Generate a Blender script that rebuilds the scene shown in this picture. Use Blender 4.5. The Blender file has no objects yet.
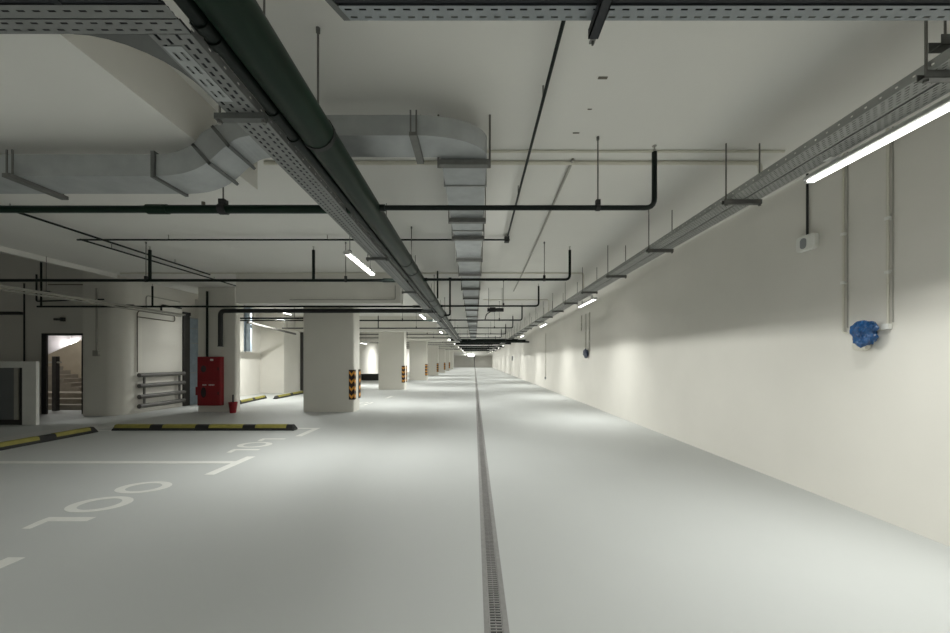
import bpy, bmesh, math, random
from math import pi, sin, cos, tan, atan2, sqrt
from mathutils import Vector, Matrix

random.seed(7)
SC = bpy.context.scene
COL = SC.collection

# ------------------------------------------------------------------ camera, world, exposure
F = 360.0                      # focal length in pixels of the 950 px wide frame
EYE = 1.5                      # camera height
cam_d = bpy.data.cameras.new('camera')
cam = bpy.data.objects.new('camera', cam_d)
COL.objects.link(cam)
cam.location = (0, 0, EYE)
cam.rotation_euler = (pi / 2, 0, 0)
cam_d.sensor_width = 36.0
cam_d.lens = F / 950 * 36.0
cam_d.shift_x = 0.6 / 950
cam_d.shift_y = 44.0 / 950
cam_d.clip_start = 0.05
cam_d.clip_end = 300
SC.camera = cam

world = bpy.data.worlds.new('world')
SC.world = world
world.use_nodes = True
world.node_tree.nodes['Background'].inputs[0].default_value = (0.9, 0.95, 1.0, 1)
world.node_tree.nodes['Background'].inputs[1].default_value = 0.02

SC.view_settings.view_transform = 'Standard'
SC.view_settings.look = 'None'
SC.view_settings.gamma = 1.0
SC.view_settings.use_curve_mapping = False
SC.view_settings.exposure = 1.08

LAMP_COL = (0.985, 1.0, 0.965)
# beams of a lamp: (watts, tilt about the lamp axis in degrees (+ = towards the left), lens spread in degrees)
BEAM_LEFT = [(42, -62, 124), (17, 28, 110), (10, 0, 170)]
BEAM_RIGHT = [(11, 42, 120), (8, -6, 90)]
BEAM_BAY = [(38, 45, 120), (38, -45, 120)]
BEAM_BAY0 = [(50, 40, 120), (45, -45, 120)]

# ------------------------------------------------------------------ materials
def pmat(name, col, rough=0.6, metal=0.0, noise=0.0, nscale=6.0, bump=0.0, bscale=60.0, spec=None):
    m = bpy.data.materials.new(name)
    m.use_nodes = True
    nt = m.node_tree
    b = nt.nodes['Principled BSDF']
    b.inputs['Base Color'].default_value = (*col, 1)
    b.inputs['Roughness'].default_value = rough
    b.inputs['Metallic'].default_value = metal
    if spec is not None:
        b.inputs['Specular IOR Level'].default_value = spec
    tc = nt.nodes.new('ShaderNodeTexCoord')
    if noise > 0:
        n = nt.nodes.new('ShaderNodeTexNoise')
        n.inputs['Scale'].default_value = nscale
        n.inputs['Detail'].default_value = 5
        r = nt.nodes.new('ShaderNodeValToRGB')
        r.color_ramp.elements[0].position = 0.3
        r.color_ramp.elements[1].position = 0.7
        r.color_ramp.elements[0].color = (*[max(0, c * (1 - noise)) for c in col], 1)
        r.color_ramp.elements[1].color = (*[min(1, c * (1 + noise)) for c in col], 1)
        nt.links.new(tc.outputs['Object'], n.inputs['Vector'])
        nt.links.new(n.outputs['Fac'], r.inputs['Fac'])
        nt.links.new(r.outputs['Color'], b.inputs['Base Color'])
    if bump > 0:
        n2 = nt.nodes.new('ShaderNodeTexNoise')
        n2.inputs['Scale'].default_value = bscale
        n2.inputs['Detail'].default_value = 4
        bp = nt.nodes.new('ShaderNodeBump')
        bp.inputs['Strength'].default_value = bump
        bp.inputs['Distance'].default_value = 0.01
        nt.links.new(tc.outputs['Object'], n2.inputs['Vector'])
        nt.links.new(n2.outputs['Fac'], bp.inputs['Height'])
        nt.links.new(bp.outputs['Normal'], b.inputs['Normal'])
    return m

def emat(name, col, strength):
    m = bpy.data.materials.new(name)
    m.use_nodes = True
    nt = m.node_tree
    b = nt.nodes['Principled BSDF']
    b.inputs['Base Color'].default_value = (0.8, 0.8, 0.8, 1)
    b.inputs['Emission Color'].default_value = (*col, 1)
    b.inputs['Emission Strength'].default_value = strength
    m.cycles.emission_sampling = 'NONE'
    return m

M_WALL = pmat('wall_paint', (0.66, 0.64, 0.587), 0.75, noise=0.025, nscale=1.2, bump=0.05, bscale=90)
M_CEIL = pmat('ceiling_paint', (0.70, 0.69, 0.65), 0.85, noise=0.02, nscale=1.0, bump=0.05, bscale=70)
M_COLUMN = pmat('column_paint', (0.69, 0.67, 0.61), 0.7, noise=0.02, nscale=1.5, bump=0.05, bscale=90)
M_FLOOR = pmat('epoxy_floor', (0.50, 0.513, 0.50), 0.55, noise=0.02, nscale=0.8, bump=0.02, bscale=40, spec=0.3)
M_GALV = pmat('galvanised_sheet', (0.36, 0.375, 0.375), 0.5, 0.45, noise=0.12, nscale=5, bump=0.02, bscale=30)
M_TRAY = pmat('tray_steel', (0.30, 0.305, 0.29), 0.55, 0.3, noise=0.08, nscale=9)
M_TRAYBLUE = pmat('tray_zinc', (0.25, 0.27, 0.28), 0.5, 0.35, noise=0.08, nscale=9)
M_TRAYMID = pmat('tray_steel_mid', (0.21, 0.215, 0.21), 0.55, 0.3, noise=0.08, nscale=9)  # darker copy of the tray steel colour
M_TRAYDK = pmat('tray_steel_dark', (0.12, 0.125, 0.12), 0.55, 0.3, noise=0.1, nscale=9)  # darkest copy of the tray steel colour
M_STEEL = pmat('dull_steel', (0.16, 0.16, 0.15), 0.5, 0.6, noise=0.1, nscale=20)
M_ROD = pmat('rod_steel', (0.16, 0.155, 0.14), 0.5, 0.5, noise=0.1, nscale=20)
M_GREEN = pmat('dark_green_enamel', (0.003, 0.014, 0.007), 0.38, noise=0.15, nscale=3, spec=0.2)
M_BLACKP = pmat('black_green_enamel', (0.005, 0.009, 0.007), 0.4, noise=0.15, nscale=4, spec=0.2)
M_BLACK = pmat('black_rubber', (0.012, 0.012, 0.012), 0.6, noise=0.1, nscale=10)
M_CABLE = pmat('black_cable', (0.010, 0.012, 0.016), 0.6, noise=0.2, nscale=12)
M_WHITE = pmat('white_plastic', (0.74, 0.74, 0.70), 0.45, noise=0.02, nscale=6)
M_CONDUIT = pmat('ivory_conduit', (0.60, 0.58, 0.50), 0.55, noise=0.03, nscale=6)
M_GREYC = pmat('grey_conduit', (0.36, 0.35, 0.31), 0.5, 0.2, noise=0.05, nscale=6)
M_REG = pmat('grey_radiator_enamel', (0.10, 0.097, 0.088), 0.5, noise=0.08, nscale=8)
M_BROWNC = pmat('brown_conduit', (0.12, 0.105, 0.08), 0.6, noise=0.05, nscale=6)
M_GREYP = pmat('grey_grille', (0.25, 0.26, 0.27), 0.6, noise=0.05, nscale=8)
M_RED = pmat('red_enamel', (0.22, 0.004, 0.009), 0.4, noise=0.08, nscale=5)
M_GLASSDK = pmat('dark_glazing', (0.03, 0.018, 0.02), 0.15, noise=0.05, nscale=5)
M_PANEL = pmat('slate_panel', (0.13, 0.14, 0.145), 0.4, noise=0.05, nscale=3)
M_BLUE = pmat('blue_plastic_film', (0.004, 0.062, 0.19), 0.22, noise=0.35, nscale=28, bump=0.6, bscale=45)
M_NAVY = pmat('navy_plastic_film', (0.012, 0.02, 0.05), 0.4, noise=0.3, nscale=25)
M_PAINT = pmat('white_road_paint', (0.74, 0.74, 0.70), 0.55, noise=0.03, nscale=10)
M_STRIP = pmat('pale_strip_paint', (0.55, 0.55, 0.53), 0.55, noise=0.03, nscale=4)
M_YELLOW = pmat('dull_yellow_rubber', (0.26, 0.235, 0.05), 0.6, noise=0.15, nscale=10)
M_ORANGE = pmat('orange_reflective', (0.80, 0.36, 0.045), 0.45, noise=0.05, nscale=12)
M_DKRUB = pmat('dark_rubber', (0.030, 0.012, 0.012), 0.6, noise=0.1, nscale=10)
M_GRATE = pmat('cast_grate', (0.42, 0.41, 0.40), 0.5, 0.3, noise=0.1, nscale=30)
M_RAIL = pmat('drain_concrete', (0.27, 0.265, 0.255), 0.7, noise=0.08, nscale=30)
M_TRENCH = pmat('trench_dark', (0.004, 0.004, 0.004), 0.8, noise=0.1, nscale=10)
M_STAIR = pmat('bare_concrete', (0.26, 0.23, 0.19), 0.8, noise=0.1, nscale=5)
M_LILAC = pmat('stairwell_paint', (0.50, 0.46, 0.47), 0.8, noise=0.03, nscale=3)
M_BROWNW = pmat('brown_plaster', (0.34, 0.29, 0.22), 0.8, noise=0.05, nscale=4)
M_BLUEGREY = pmat('blue_grey_steel', (0.30, 0.36, 0.42), 0.4, 0.4, noise=0.12, nscale=6)
M_DKDOOR = pmat('dark_door_steel', (0.03, 0.028, 0.026), 0.5, 0.2, noise=0.1, nscale=8)
M_LAMP = emat('lamp_diffuser', (1.0, 0.98, 0.93), 4.0)
M_LAMPBODY = pmat('lamp_body', (0.62, 0.62, 0.60), 0.5, noise=0.02, nscale=8)

# ------------------------------------------------------------------ mesh builder
class MB:
    def __init__(s):
        s.v = []; s.f = []; s.m = []
    def _add(s, vs, fs, mi=0):
        o = len(s.v)
        s.v += [tuple(p) for p in vs]
        for f in fs:
            s.f.append(tuple(i + o for i in f)); s.m.append(mi)
        return s
    def box(s, x0, x1, y0, y1, z0, z1, mi=0, c=0.0):
        if c > 0:                                    # chamfered along the vertical edges and rims
            prof = [(x0 + c, y0), (x1 - c, y0), (x1, y0 + c), (x1, y1 - c), (x1 - c, y1), (x0 + c, y1), (x0, y1 - c), (x0, y0 + c)]
            return s.prism(prof, z0, z1, mi)
        v = [(x0, y0, z0), (x1, y0, z0), (x1, y1, z0), (x0, y1, z0), (x0, y0, z1), (x1, y0, z1), (x1, y1, z1), (x0, y1, z1)]
        f = [(0, 3, 2, 1), (4, 5, 6, 7), (0, 1, 5, 4), (1, 2, 6, 5), (2, 3, 7, 6), (3, 0, 4, 7)]
        return s._add(v, f, mi)
    def prism(s, poly, a, b, mi=0, axis='z'):
        n = len(poly)
        def P(p, t):
            if axis == 'z': return (p[0], p[1], t)
            if axis == 'y': return (p[0], t, p[1])
            return (t, p[0], p[1])
        v = [P(p, a) for p in poly] + [P(p, b) for p in poly]
        f = [tuple(range(n))[::-1], tuple(range(n, 2 * n))]
        f += [(i, (i + 1) % n, n + (i + 1) % n, n + i) for i in range(n)]
        return s._add(v, f, mi)
    def tube(s, pts, r, n=10, mi=0, radii=None):
        pts = [Vector(p) for p in pts]
        k = len(pts)
        dirs = []
        for i in range(k):
            if i == 0: d = pts[1] - pts[0]
            elif i == k - 1: d = pts[-1] - pts[-2]
            else: d = (pts[i + 1] - pts[i]).normalized() + (pts[i] - pts[i - 1]).normalized()
            dirs.append(d.normalized())
        up = Vector((0, 0, 1)) if abs(dirs[0].z) < 0.9 else Vector((1, 0, 0))
        u = dirs[0].cross(up).normalized()
        v = []
        for i in range(k):
            d = dirs[i]
            u = (u - d * u.dot(d)).normalized()
            w = d.cross(u)
            rr = radii[i] if radii else r
            for j in range(n):
                a = 2 * pi * j / n
                v.append(pts[i] + (u * cos(a) + w * sin(a)) * rr)
        f = []
        for i in range(k - 1):
            for j in range(n):
                f.append((i * n + j, i * n + (j + 1) % n, (i + 1) * n + (j + 1) % n, (i + 1) * n + j))
        f.append(tuple(range(n))[::-1]); f.append(tuple(range((k - 1) * n, k * n)))
        return s._add(v, f, mi)
    def slots(s, o, u, v, L, W, lanes, pitch, slen, start=0.0, upto=None, mi=0):
        """A sheet of length L along u and width W along v from o, pierced by rows of slots; lanes = [(v0, v1, phase)]."""
        o, u, v = Vector(o), Vector(u), Vector(v)
        def q(a0, a1, b0, b1):
            s._add([o + u * a0 + v * b0, o + u * a1 + v * b0, o + u * a1 + v * b1, o + u * a0 + v * b1], [(0, 1, 2, 3)], mi)
        upto = L if upto is None else min(upto, L)
        b = 0.0
        for (v0, v1, ph) in lanes:
            q(0, L, b, v0)
            a = 0.0; t = start + ph
            while t + slen < upto:
                q(a, t, v0, v1); a = t + slen; t += pitch
            q(a, L, v0, v1)
            b = v1
        q(0, L, b, W)
        return s
    def lathe(s, c, prof, n=16, mi=0):
        c = Vector(c); v = []
        for (r, z) in prof:
            for j in range(n):
                a = 2 * pi * j / n
                v.append(c + Vector((r * cos(a), r * sin(a), z)))
        k = len(prof); f = []
        for i in range(k - 1):
            for j in range(n):
                f.append((i * n + j, i * n + (j + 1) % n, (i + 1) * n + (j + 1) % n, (i + 1) * n + j))
        f.append(tuple(range(n))[::-1]); f.append(tuple(range((k - 1) * n, k * n)))
        return s._add(v, f, mi)
    def build(s, name, mats, parent=None, smooth=False, solid=0.0, bevel=0.0):
        me = bpy.data.meshes.new(name)
        off = Vector((0, 0, 0))
        if parent is not None: off = parent.location
        else:
            c = [sum(p[i] for p in s.v) / len(s.v) for i in range(2)] + [min(p[2] for p in s.v)]
            off = Vector(c)
        me.from_pydata([tuple(Vector(p) - off) for p in s.v], [], s.f)
        if not isinstance(mats, (list, tuple)): mats = [mats]
        for m in mats: me.materials.append(m)
        for p, i in zip(me.polygons, s.m):
            p.material_index = i
        bm = bmesh.new(); bm.from_mesh(me)
        if not solid: bmesh.ops.recalc_face_normals(bm, faces=bm.faces)
        bm.to_mesh(me); bm.free()
        if smooth:
            me.polygons.foreach_set('use_smooth', [True] * len(me.polygons))
            try: me.set_sharp_from_angle(angle=math.radians(40))
            except Exception: pass
        o = bpy.data.objects.new(name, me)
        COL.objects.link(o)
        if parent is None: o.location = off
        else: o.parent = parent
        if solid:
            md = o.modifiers.new('sheet', 'SOLIDIFY'); md.thickness = solid; md.offset = 0
        if bevel:
            md = o.modifiers.new('bevel', 'BEVEL'); md.width = bevel; md.segments = 2; md.limit_method = 'ANGLE'
        return o

def tag(o, label=None, cat=None, group=None, kind=None):
    if label: o['label'] = label
    if cat: o['category'] = cat
    if group: o['group'] = group
    if kind: o['kind'] = kind
    return o
def thing(name, loc, label, cat, group=None):
    o = bpy.data.objects.new(name, None)
    o.empty_display_size = 0.1
    COL.objects.link(o); o.location = loc
    return tag(o, label, cat, group)
def struct(name, mb, mats, label=None, cat=None, **k):
    return tag(mb.build(name, mats, **k), label, cat, None, 'structure')
def copy_tree(o, parent=None):
    c = o.copy(); COL.objects.link(c)
    if parent is not None: c.parent = parent
    for ch in list(o.children): copy_tree(ch, c)
    return c
def rnd(pts, rad, seg=5):
    """Round the inner corners of a polyline."""
    P = [Vector(p) for p in pts]; out = [P[0]]
    for i in range(1, len(P) - 1):
        a, b, c = P[i - 1], P[i], P[i + 1]
        d1 = (a - b); d2 = (c - b)
        r = min(rad, d1.length * 0.45, d2.length * 0.45)
        p1 = b + d1.normalized() * r; p2 = b + d2.normalized() * r
        for k in range(seg + 1):
            t = k / seg
            out.append(p1 * (1 - t) ** 2 + b * 2 * t * (1 - t) + p2 * t * t)
    out.append(P[-1]); return out
ORD = ['nearest', 'second', 'third', 'fourth', 'fifth', 'sixth', 'seventh', 'eighth', 'ninth', 'tenth', 'eleventh', 'twelfth', 'thirteenth', 'fourteenth', 'fifteenth', 'sixteenth', 'seventeenth', 'eighteenth', 'nineteenth', 'twentieth']
ORD += ['%d%s' % (n, {1: 'st', 2: 'nd', 3: 'rd'}.get(n % 10, 'th')) for n in range(21, 60)]
def Z(h): return EYE + h

HC = 2.137; ZC = Z(HC)          # main ceiling
XW = 3.83                       # right wall
YB = 78.0                       # far wall
Y0 = -12.0                       # behind the camera
XM, HM, RM = -1.005, 1.459, 0.104   # green main pipe

# ------------------------------------------------------------------ room shell
DX0, DX1 = 0.054, 0.194         # floor drain
fl = MB()
fl.box(-17, DX0, Y0, YB, -0.2, 0.0); fl.box(DX1, XW, Y0, YB, -0.2, 0.0)
fl.box(DX0, DX1, Y0, YB, -0.25, -0.12)
struct('floor', fl, M_FLOOR)
ce = MB()
ce.box(-8.9, XW, Y0, YB, ZC, ZC + 0.3)
ce.box(-17, -8.9, Y0, YB, Z(3.0), Z(3.3))
ce.box(-8.92, -8.9, Y0, YB, ZC, Z(3.0))
struct('ceiling', ce, M_CEIL)
struct('wall_right', MB().box(XW, XW + 0.3, Y0, YB, -0.2, ZC + 0.3), M_WALL)
struct('wall_back', MB().box(-17, XW, YB, YB + 0.3, -0.2, Z(3.3)), M_WALL)
struct('wall_front', MB().box(-17, XW, Y0 - 0.3, Y0, -0.2, Z(3.3)), M_WALL)
wl = MB()
wl.box(-17.3, -17, Y0, 10.1, -0.2, Z(3.3))                   # far left of the near bay
wl.box(-17, -12.08, 10.1, 10.18, 0, Z(3.0))                   # wall with the stair doorway
wl.box(-12.08, -10.9, 10.1, 10.18, 2.22, Z(3.0))
wl.box(-10.9, -10.45, 10.1, 10.3, 0, Z(3.0))
wl.box(-9.80, -9.60, 10.4, 11.83, 0, Z(3.0))                 # wall behind the heating register
wl.box(-9.95, -9.75, 11.6, 16.4, 0, Z(3.0))
wl.box(-9.75, -8.3, 12.56, 12.7, 0, ZC)                        # hidden partition added to keep bay lamp light off the register wall
wl.box(-10.05, -8.67, 16.4, 16.6, 0, Z(3.0))
wl.box(-8.87, -8.67, 16.6, 78.0, 0, Z(3.0))
struct('wall_left', wl, M_WALL)
# dropped ceiling slab at the upper left and the beams between the columns
slab = MB().box(-8.9, -2.21, Y0, 3.67, Z(1.74), ZC); slab.m[3] = 1
struct('trim_1', slab, [M_CEIL, M_WALL], 'wide dropped ceiling slab at upper left above the low duct', 'ceiling slab')
struct('trim_2', MB().box(-8.9, -8.83, Y0, 8.9, Z(HC - 0.10), ZC), M_CEIL, 'thin ledge along the left ceiling edge', 'ceiling ledge')
COLY = [10.5, 18.6, 27.4, 35.8, 44.2, 52.6, 61.0]
for i, cy in enumerate(COLY):
    yb = cy - 1.6 if i == 0 else cy - 1.2
    bmb = MB().box(-5.89 if i == 0 else -8.67, -1.84, yb, yb + 0.4, Z(1.42), ZC); bmb.m[2] = 1
    struct('trim_%d' % (3 + i), bmb, [M_CEIL, M_WALL],
           '%s ceiling beam spanning above the left columns' % ORD[i], 'beam')
struct('trim_10', MB().box(-8.67, XW, 75.5, 76.0, Z(1.08), ZC), M_CEIL, 'low ceiling beam in front of the far wall', 'beam')

# columns
def column(i, x0, x1, y0, y1, label):
    o = struct('column', MB().box(x0, x1, y0, y1, 0, ZC, c=0.025), M_COLUMN, label, 'column')
    return o
for i, cy in enumerate(COLY):
    x0 = -5.0 if i == 0 else -5.0 + 0.04
    column(i, x0, -3.52 if i == 0 else -3.62, cy, cy + (0.55 if i == 0 else 0.6),
           'broad cream concrete column, %s of the row left of the drain' % ORD[i])

# ------------------------------------------------------------------ lamps
def lamp_light(name, loc, L, W, watts, tilt, parent, spread=pi, along='y'):
    ld = bpy.data.lights.new(name, 'AREA')
    ld.shape = 'RECTANGLE'; ld.size = W; ld.size_y = L
    ld.energy = watts; ld.color = LAMP_COL; ld.spread = spread
    lo = bpy.data.objects.new(name, ld); COL.objects.link(lo)
    lo.location = Vector(loc) - parent.location
    lo.rotation_euler = (0, tilt, 0) if along == 'y' else (0, 0, pi / 2)
    lo.parent = parent
    return lo
def batten(loc, L, label, group, beams, wires=None, mounts=None, W=0.075, along='y'):
    """Linear lamp whose diffuser looks down; loc = centre of the diffuser face."""
    t = thing('linear_lamp', (loc[0], loc[1], loc[2]), label, 'lamp', group)
    R = Matrix.Identity(3)
    if along == 'x': R = Matrix.Rotation(pi / 2, 3, 'Z')
    def xf(mb):
        mb.v = [tuple(R @ Vector(p) + Vector(loc)) for p in mb.v]; return mb
    h = MB().prism([(-W * .8, 0.014), (W * .8, 0.014), (W * .8, 0.022), (W / 2, 0.055), (-W / 2, 0.055), (-W * .8, 0.022)], -L / 2, L / 2, axis='y')
    xf(h).build('lamp_housing', M_LAMPBODY, t)
    d = MB().prism([(-W / 2 * 0.9, 0.016), (-W / 2 * 0.8, 0.005), (-W / 2 * 0.6, 0), (W / 2 * 0.6, 0), (W / 2 * 0.8, 0.005), (W / 2 * 0.9, 0.016)], -L / 2 + 0.012, L / 2 - 0.012, axis='y')
    xf(d).build('diffuser', M_LAMP, t)
    for s in (-1, 1):
        e = MB().box(-W / 2 * 0.98, W / 2 * 0.98, s * L / 2 - 0.012, s * L / 2 + 0.012, -0.002, 0.05)
        xf(e).build('end_cap', M_LAMPBODY, t)
    off = R @ Vector((0, 0, -0.006))
    if wires:
        for s in (-1, 1):
            y = loc[1] + s * (L / 2 - 0.12)
            x = loc[0]
            MB().tube([(x, y, loc[2] + 0.05), (x, y, wires)], 0.005, 6).build('suspension_wire', M_ROD, t)
            MB().box(x - 0.02, x + 0.02, y - 0.03, y + 0.03, loc[2] + 0.045, loc[2] + 0.09).build('hanger_clip', M_STEEL, t)
    if mounts:
        for s in (-1, 1):
            y = loc[1] + s * (L / 2 - 0.25)
            m = MB().box(loc[0] - 0.015, loc[0] + 0.015, y - 0.03, y + 0.03, loc[2] + 0.04, mounts)
            m.box(loc[0] - 0.10, loc[0] + 0.015, y - 0.03, y + 0.03, mounts - 0.006, mounts)
            m.build('mounting_arm', M_LAMPBODY, t)
    for (watts, tilt, spread) in beams:
        lamp_light('lamp_light', Vector(loc) + off, L * 0.96, W * 0.3, watts, math.radians(tilt), t, math.radians(spread), along)
    return t
HL = 1.482
LEFT_Y = [-1.6, -8.6, 5.65, 12.3, 19.1, 25.6, 32.2, 40.2, 47.3, 54.4, 61.5, 68.5, 74.6]
for i, y in enumerate(LEFT_Y):
    if i < 2: lb = '%s linear lamp of the left row behind the viewpoint' % ORD[i]
    else: lb = '%s lit linear lamp hung on wires left of the green pipe' % ORD[i - 2]
    batten((-1.78, y, Z(HL)), 1.25, lb, 'suspended lamps of the left row', BEAM_LEFT, wires=ZC)
RIGHT_Y = [-4.3, 2.42, 9.15, 14.9, 21.5, 28.5, 35.5, 42.2, 49.2, 56.2, 63.2, 70.0]
for i, y in enumerate(RIGHT_Y):
    h = 1.515 if i <= 1 else 1.44
    if i == 0: lb = 'linear lamp of the right row behind the viewpoint'
    else: lb = '%s lit linear lamp under the right wall cable trays' % ORD[i - 1]
    batten((2.86, y, Z(h)), 1.3, lb, 'lamps of the right row', BEAM_RIGHT, mounts=Z(1.58))
BAY = [(-7.25, 13.6), (-6.2, -2.6), (-6.6, 21.4), (-6.6, 30.5), (-6.6, 39.0), (-6.6, 47.5), (-6.6, 56.0)]  # second one is unseen, added to brighten the dropped slab
for i, (x, y) in enumerate(BAY):
    batten((x, y, Z(1.8 if i == 0 else 1.6 if i == 1 else 1.0)), 1.25, 'unseen linear lamp added behind the viewpoint to brighten the left slab' if i == 1 else '%s linear lamp hung in the bay behind the left columns' % ORD[i - (i > 1)], 'lamps of the bay behind the columns', BEAM_BAY0 if i == 0 else BEAM_BAY, wires=Z(1.74) if i == 1 else ZC)
t = thing('flood_lamp', (-0.6, 67.0, Z(.78)), 'bright flood lamp at the far end of the drive', 'lamp')
MB().box(-1.15, -.05, 67.0, 67.2, Z(.76), Z(1.2)).build('lamp_housing', M_LAMPBODY, t)
MB().box(-1.1, -.1, 66.96, 67.0, Z(.79), Z(1.17)).build('diffuser', M_LAMP, t)
MB().tube([(-.6, 67.1, Z(1.2)), (-.6, 67.1, ZC)], .03, 6).build('suspension_rod', M_ROD, t)
lo = lamp_light('lamp_light', (-.6, 66.9, Z(.98)), .4, 1.0, 60, 0, t); lo.rotation_euler = (math.radians(50), 0, 0)

# ------------------------------------------------------------------ floor drain
t = thing('floor_drain', ((DX0 + DX1) / 2, 1.5, -0.12), 'long slotted linear drain running down the middle of the floor', 'drain')
r = MB()
r.box(DX0, DX0 + 0.033, 0, 77.9, -0.12, 0.001); r.box(DX1 - 0.033, DX1, 0, 77.9, -0.12, 0.001)
r.build('drain_edge', M_RAIL, t)
MB().box(DX0 + 0.033, DX1 - 0.033, 0, 77.9, -0.12, -0.06).build('channel', M_TRENCH, t)
g = MB()
gx0, gx1 = DX0 + 0.034, DX1 - 0.034
for k in range(45):
    y = 0.002 + k * 0.0222
    g.box(gx0, gx1, y, y + 0.0068, -0.008, -0.002)
g.box(gx0, gx0 + 0.003, 0, 0.996, -0.028, -0.002); g.box(gx1 - 0.003, gx1, 0, 0.996, -0.028, -0.002)
g.box((gx0 + gx1) / 2 - 0.002, (gx0 + gx1) / 2 + 0.002, 0, 0.996, -0.028, -0.012)
g0 = g.build('grate', M_GRATE, t)
for k in range(1, 78):
    c = g0.copy(); COL.objects.link(c); c.parent = t; c.location = (0, k * 1.0, 0)

# ------------------------------------------------------------------ painted floor marks
ZP = 0.0025
def paint(poly, name, label, cat='floor marking', group=None, mat=M_PAINT):
    return tag(MB().prism(poly, -0.001, ZP).build(name, mat), label, cat, group)
def rect(x0, x1, y0, y1): return [(x0, y0), (x1, y0), (x1, y1), (x0, y1)]
paint(rect(-7.85, -3.55, 5.24, 5.36), 'stall_line', 'long white stall line on the floor between numbers 100 and 101')
for nm, y0, y1, lb in (('a', 1.88, 2.74, 'white painted stall end bar cut off at the left edge'), ('b', 4.72, 5.62, 'white stall end bar closing the line between 100 and 101'),
                       ('c', 7.12, 8.0, 'white stall end bar just right of the long wheel stop'), ('d', 14.3, 15.2, 'white stall end bar beside the second column')):
    paint(rect(-3.55, -3.42, y0, y1), 'stall_end_bar', lb, group='stall end bars')
paint(rect(-3.95, -3.55, 7.9, 8.0), 'stall_line', 'short white stall line behind the right end of the wheel stop')
def digit(ch, y0, w, xb, H, st):
    """Digit read from the drive: its up is -X, its width runs along +Y from y0; st = stroke."""
    mb = MB()
    def P(u, v): return (xb - v * H, y0 + u * w)
    if ch == '0':
        n = 40; v = []; f = []
        for k in range(n):
            a = 2 * pi * k / n
            for sc in (1, 0):
                ru = 0.5 - (0 if sc else st / w * 0.72); rv = 0.5 - (0 if sc else st / H * 1.25)
                p = P(0.5 + ru * cos(a), 0.5 + rv * sin(a))
                v += [(p[0], p[1], ZP), (p[0], p[1], 0.0002)]
        for k in range(n):
            a, b = 4 * k, 4 * ((k + 1) % n)
            f += [(a, b, b + 2, a + 2), (a, a + 1, b + 1, b), (a + 2, b + 2, b + 3, a + 3), (a + 1, a + 3, b + 3, b + 1)]
        mb._add(v, f)
    elif ch == '1':
        s = st / w
        mb.prism([P(.72 - s, 0), P(.72, 0), P(.72, 1), P(.72 - s, 1)], 0, ZP)
        mb.prism([P(.72 - s, 1), P(.72 - s, .80), P(.02, .76), P(.02, .92)], 0, ZP)
    elif ch == '2':
        pts = [(0, .75), (.15, .93), (.5, 1), (.85, .93), (1, .72), (.85, .5), (.05, .06)]
        for (a, b) in zip(pts[:-1], pts[1:]):
            d = Vector((b[0] - a[0], b[1] - a[1])).normalized(); n = Vector((-d.y, d.x)) * st * 0.9
            mb.prism([P(a[0] + n.x, a[1] + n.y), P(a[0] - n.x, a[1] - n.y), P(b[0] - n.x, b[1] - n.y), P(b[0] + n.x, b[1] + n.y)], 0, ZP)
        mb.prism([P(0, 0), P(1, 0), P(1, .14), P(0, .14)], 0, ZP)
    return mb
def number(txt, starts, label):
    t = thing('stall_number', (-3.9, starts[0][0], 0), label, 'floor marking', 'painted stall numbers')
    for ch, (y, w) in zip(txt, starts):
        H = 0.58 if ch == '0' else 0.45
        digit(ch, y, w, -3.62, H, 0.086).build('digit', M_PAINT, t)
    return t
number('100', [(3.2, 0.34), (3.55, 0.42), (4.06, 0.40)], 'white number 100 painted on the floor at lower left')
number('101', [(5.85, 0.34), (6.2, 0.42), (6.68, 0.34)], 'white number 101 painted on the floor near the long wheel stop')
number('102', [(11.6, 0.34), (12.0, 0.42), (12.5, 0.40)], 'faint white number 102 on the floor beside the first column')
paint(rect(-9.2, -8.15, 5.0, 8.3), 'walkway_strip', 'pale painted strip on the floor left of the side wheel stop', mat=M_STRIP)
paint([(-8.1, 7.62), (-7.78, 7.72), (-7.78, 7.79), (-8.1, 7.69)], 'corner_line', 'short white line joining the two wheel stops')

# ------------------------------------------------------------------ wheel stops
def wheel_stop(p0, p1, segs, label, group='yellow and black wheel stops'):
    """p0 -> p1 on the floor; segs = fractions where the yellow runs sit."""
    p0 = Vector((*p0, 0)); p1 = Vector((*p1, 0)); d = p1 - p0; L = d.length; d.normalize(); n = Vector((-d.y, d.x, 0))
    t = thing('wheel_stop', (*((p0 + p1) / 2).xy, 0), label, 'wheel stop', group)
    prof = [(-.085, 0), (-.085, .03), (-.055, .105), (-.03, .12), (.03, .12), (.055, .105), (.085, .03), (.085, 0)]
    band = [(-.078, .055), (-.059, .109), (-.032, .124), (.032, .124), (.059, .109), (.078, .055)]
    def sweep(a, b, grow, taper):
        mb = MB(); prof_ = band if grow else prof
        stops = [(a, taper), (a + 0.05, 1), (b - 0.05, 1), (b, taper)] if taper < 1 else [(a, 1), (b, 1)]
        v = []
        for (q, sc) in stops:
            for (x, z) in prof_: v.append(p0 + d * q + n * x + Vector((0, 0, z * sc)))
        k = len(prof_); f = []
        for i in range(len(stops) - 1):
            for j in range(k): f.append((i * k + j, i * k + (j + 1) % k, (i + 1) * k + (j + 1) % k, (i + 1) * k + j))
        f.append(tuple(range(k))[::-1]); f.append(tuple(range((len(stops) - 1) * k, len(stops) * k)))
        return mb._add(v, f)
    sweep(0, L, 0, 0.45).build('rubber_body', M_BLACK, t)
    for (a, b) in segs:
        o = sweep(a * L, b * L, 0.05, 1).build('yellow_band', M_YELLOW, t)
    return t
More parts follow.
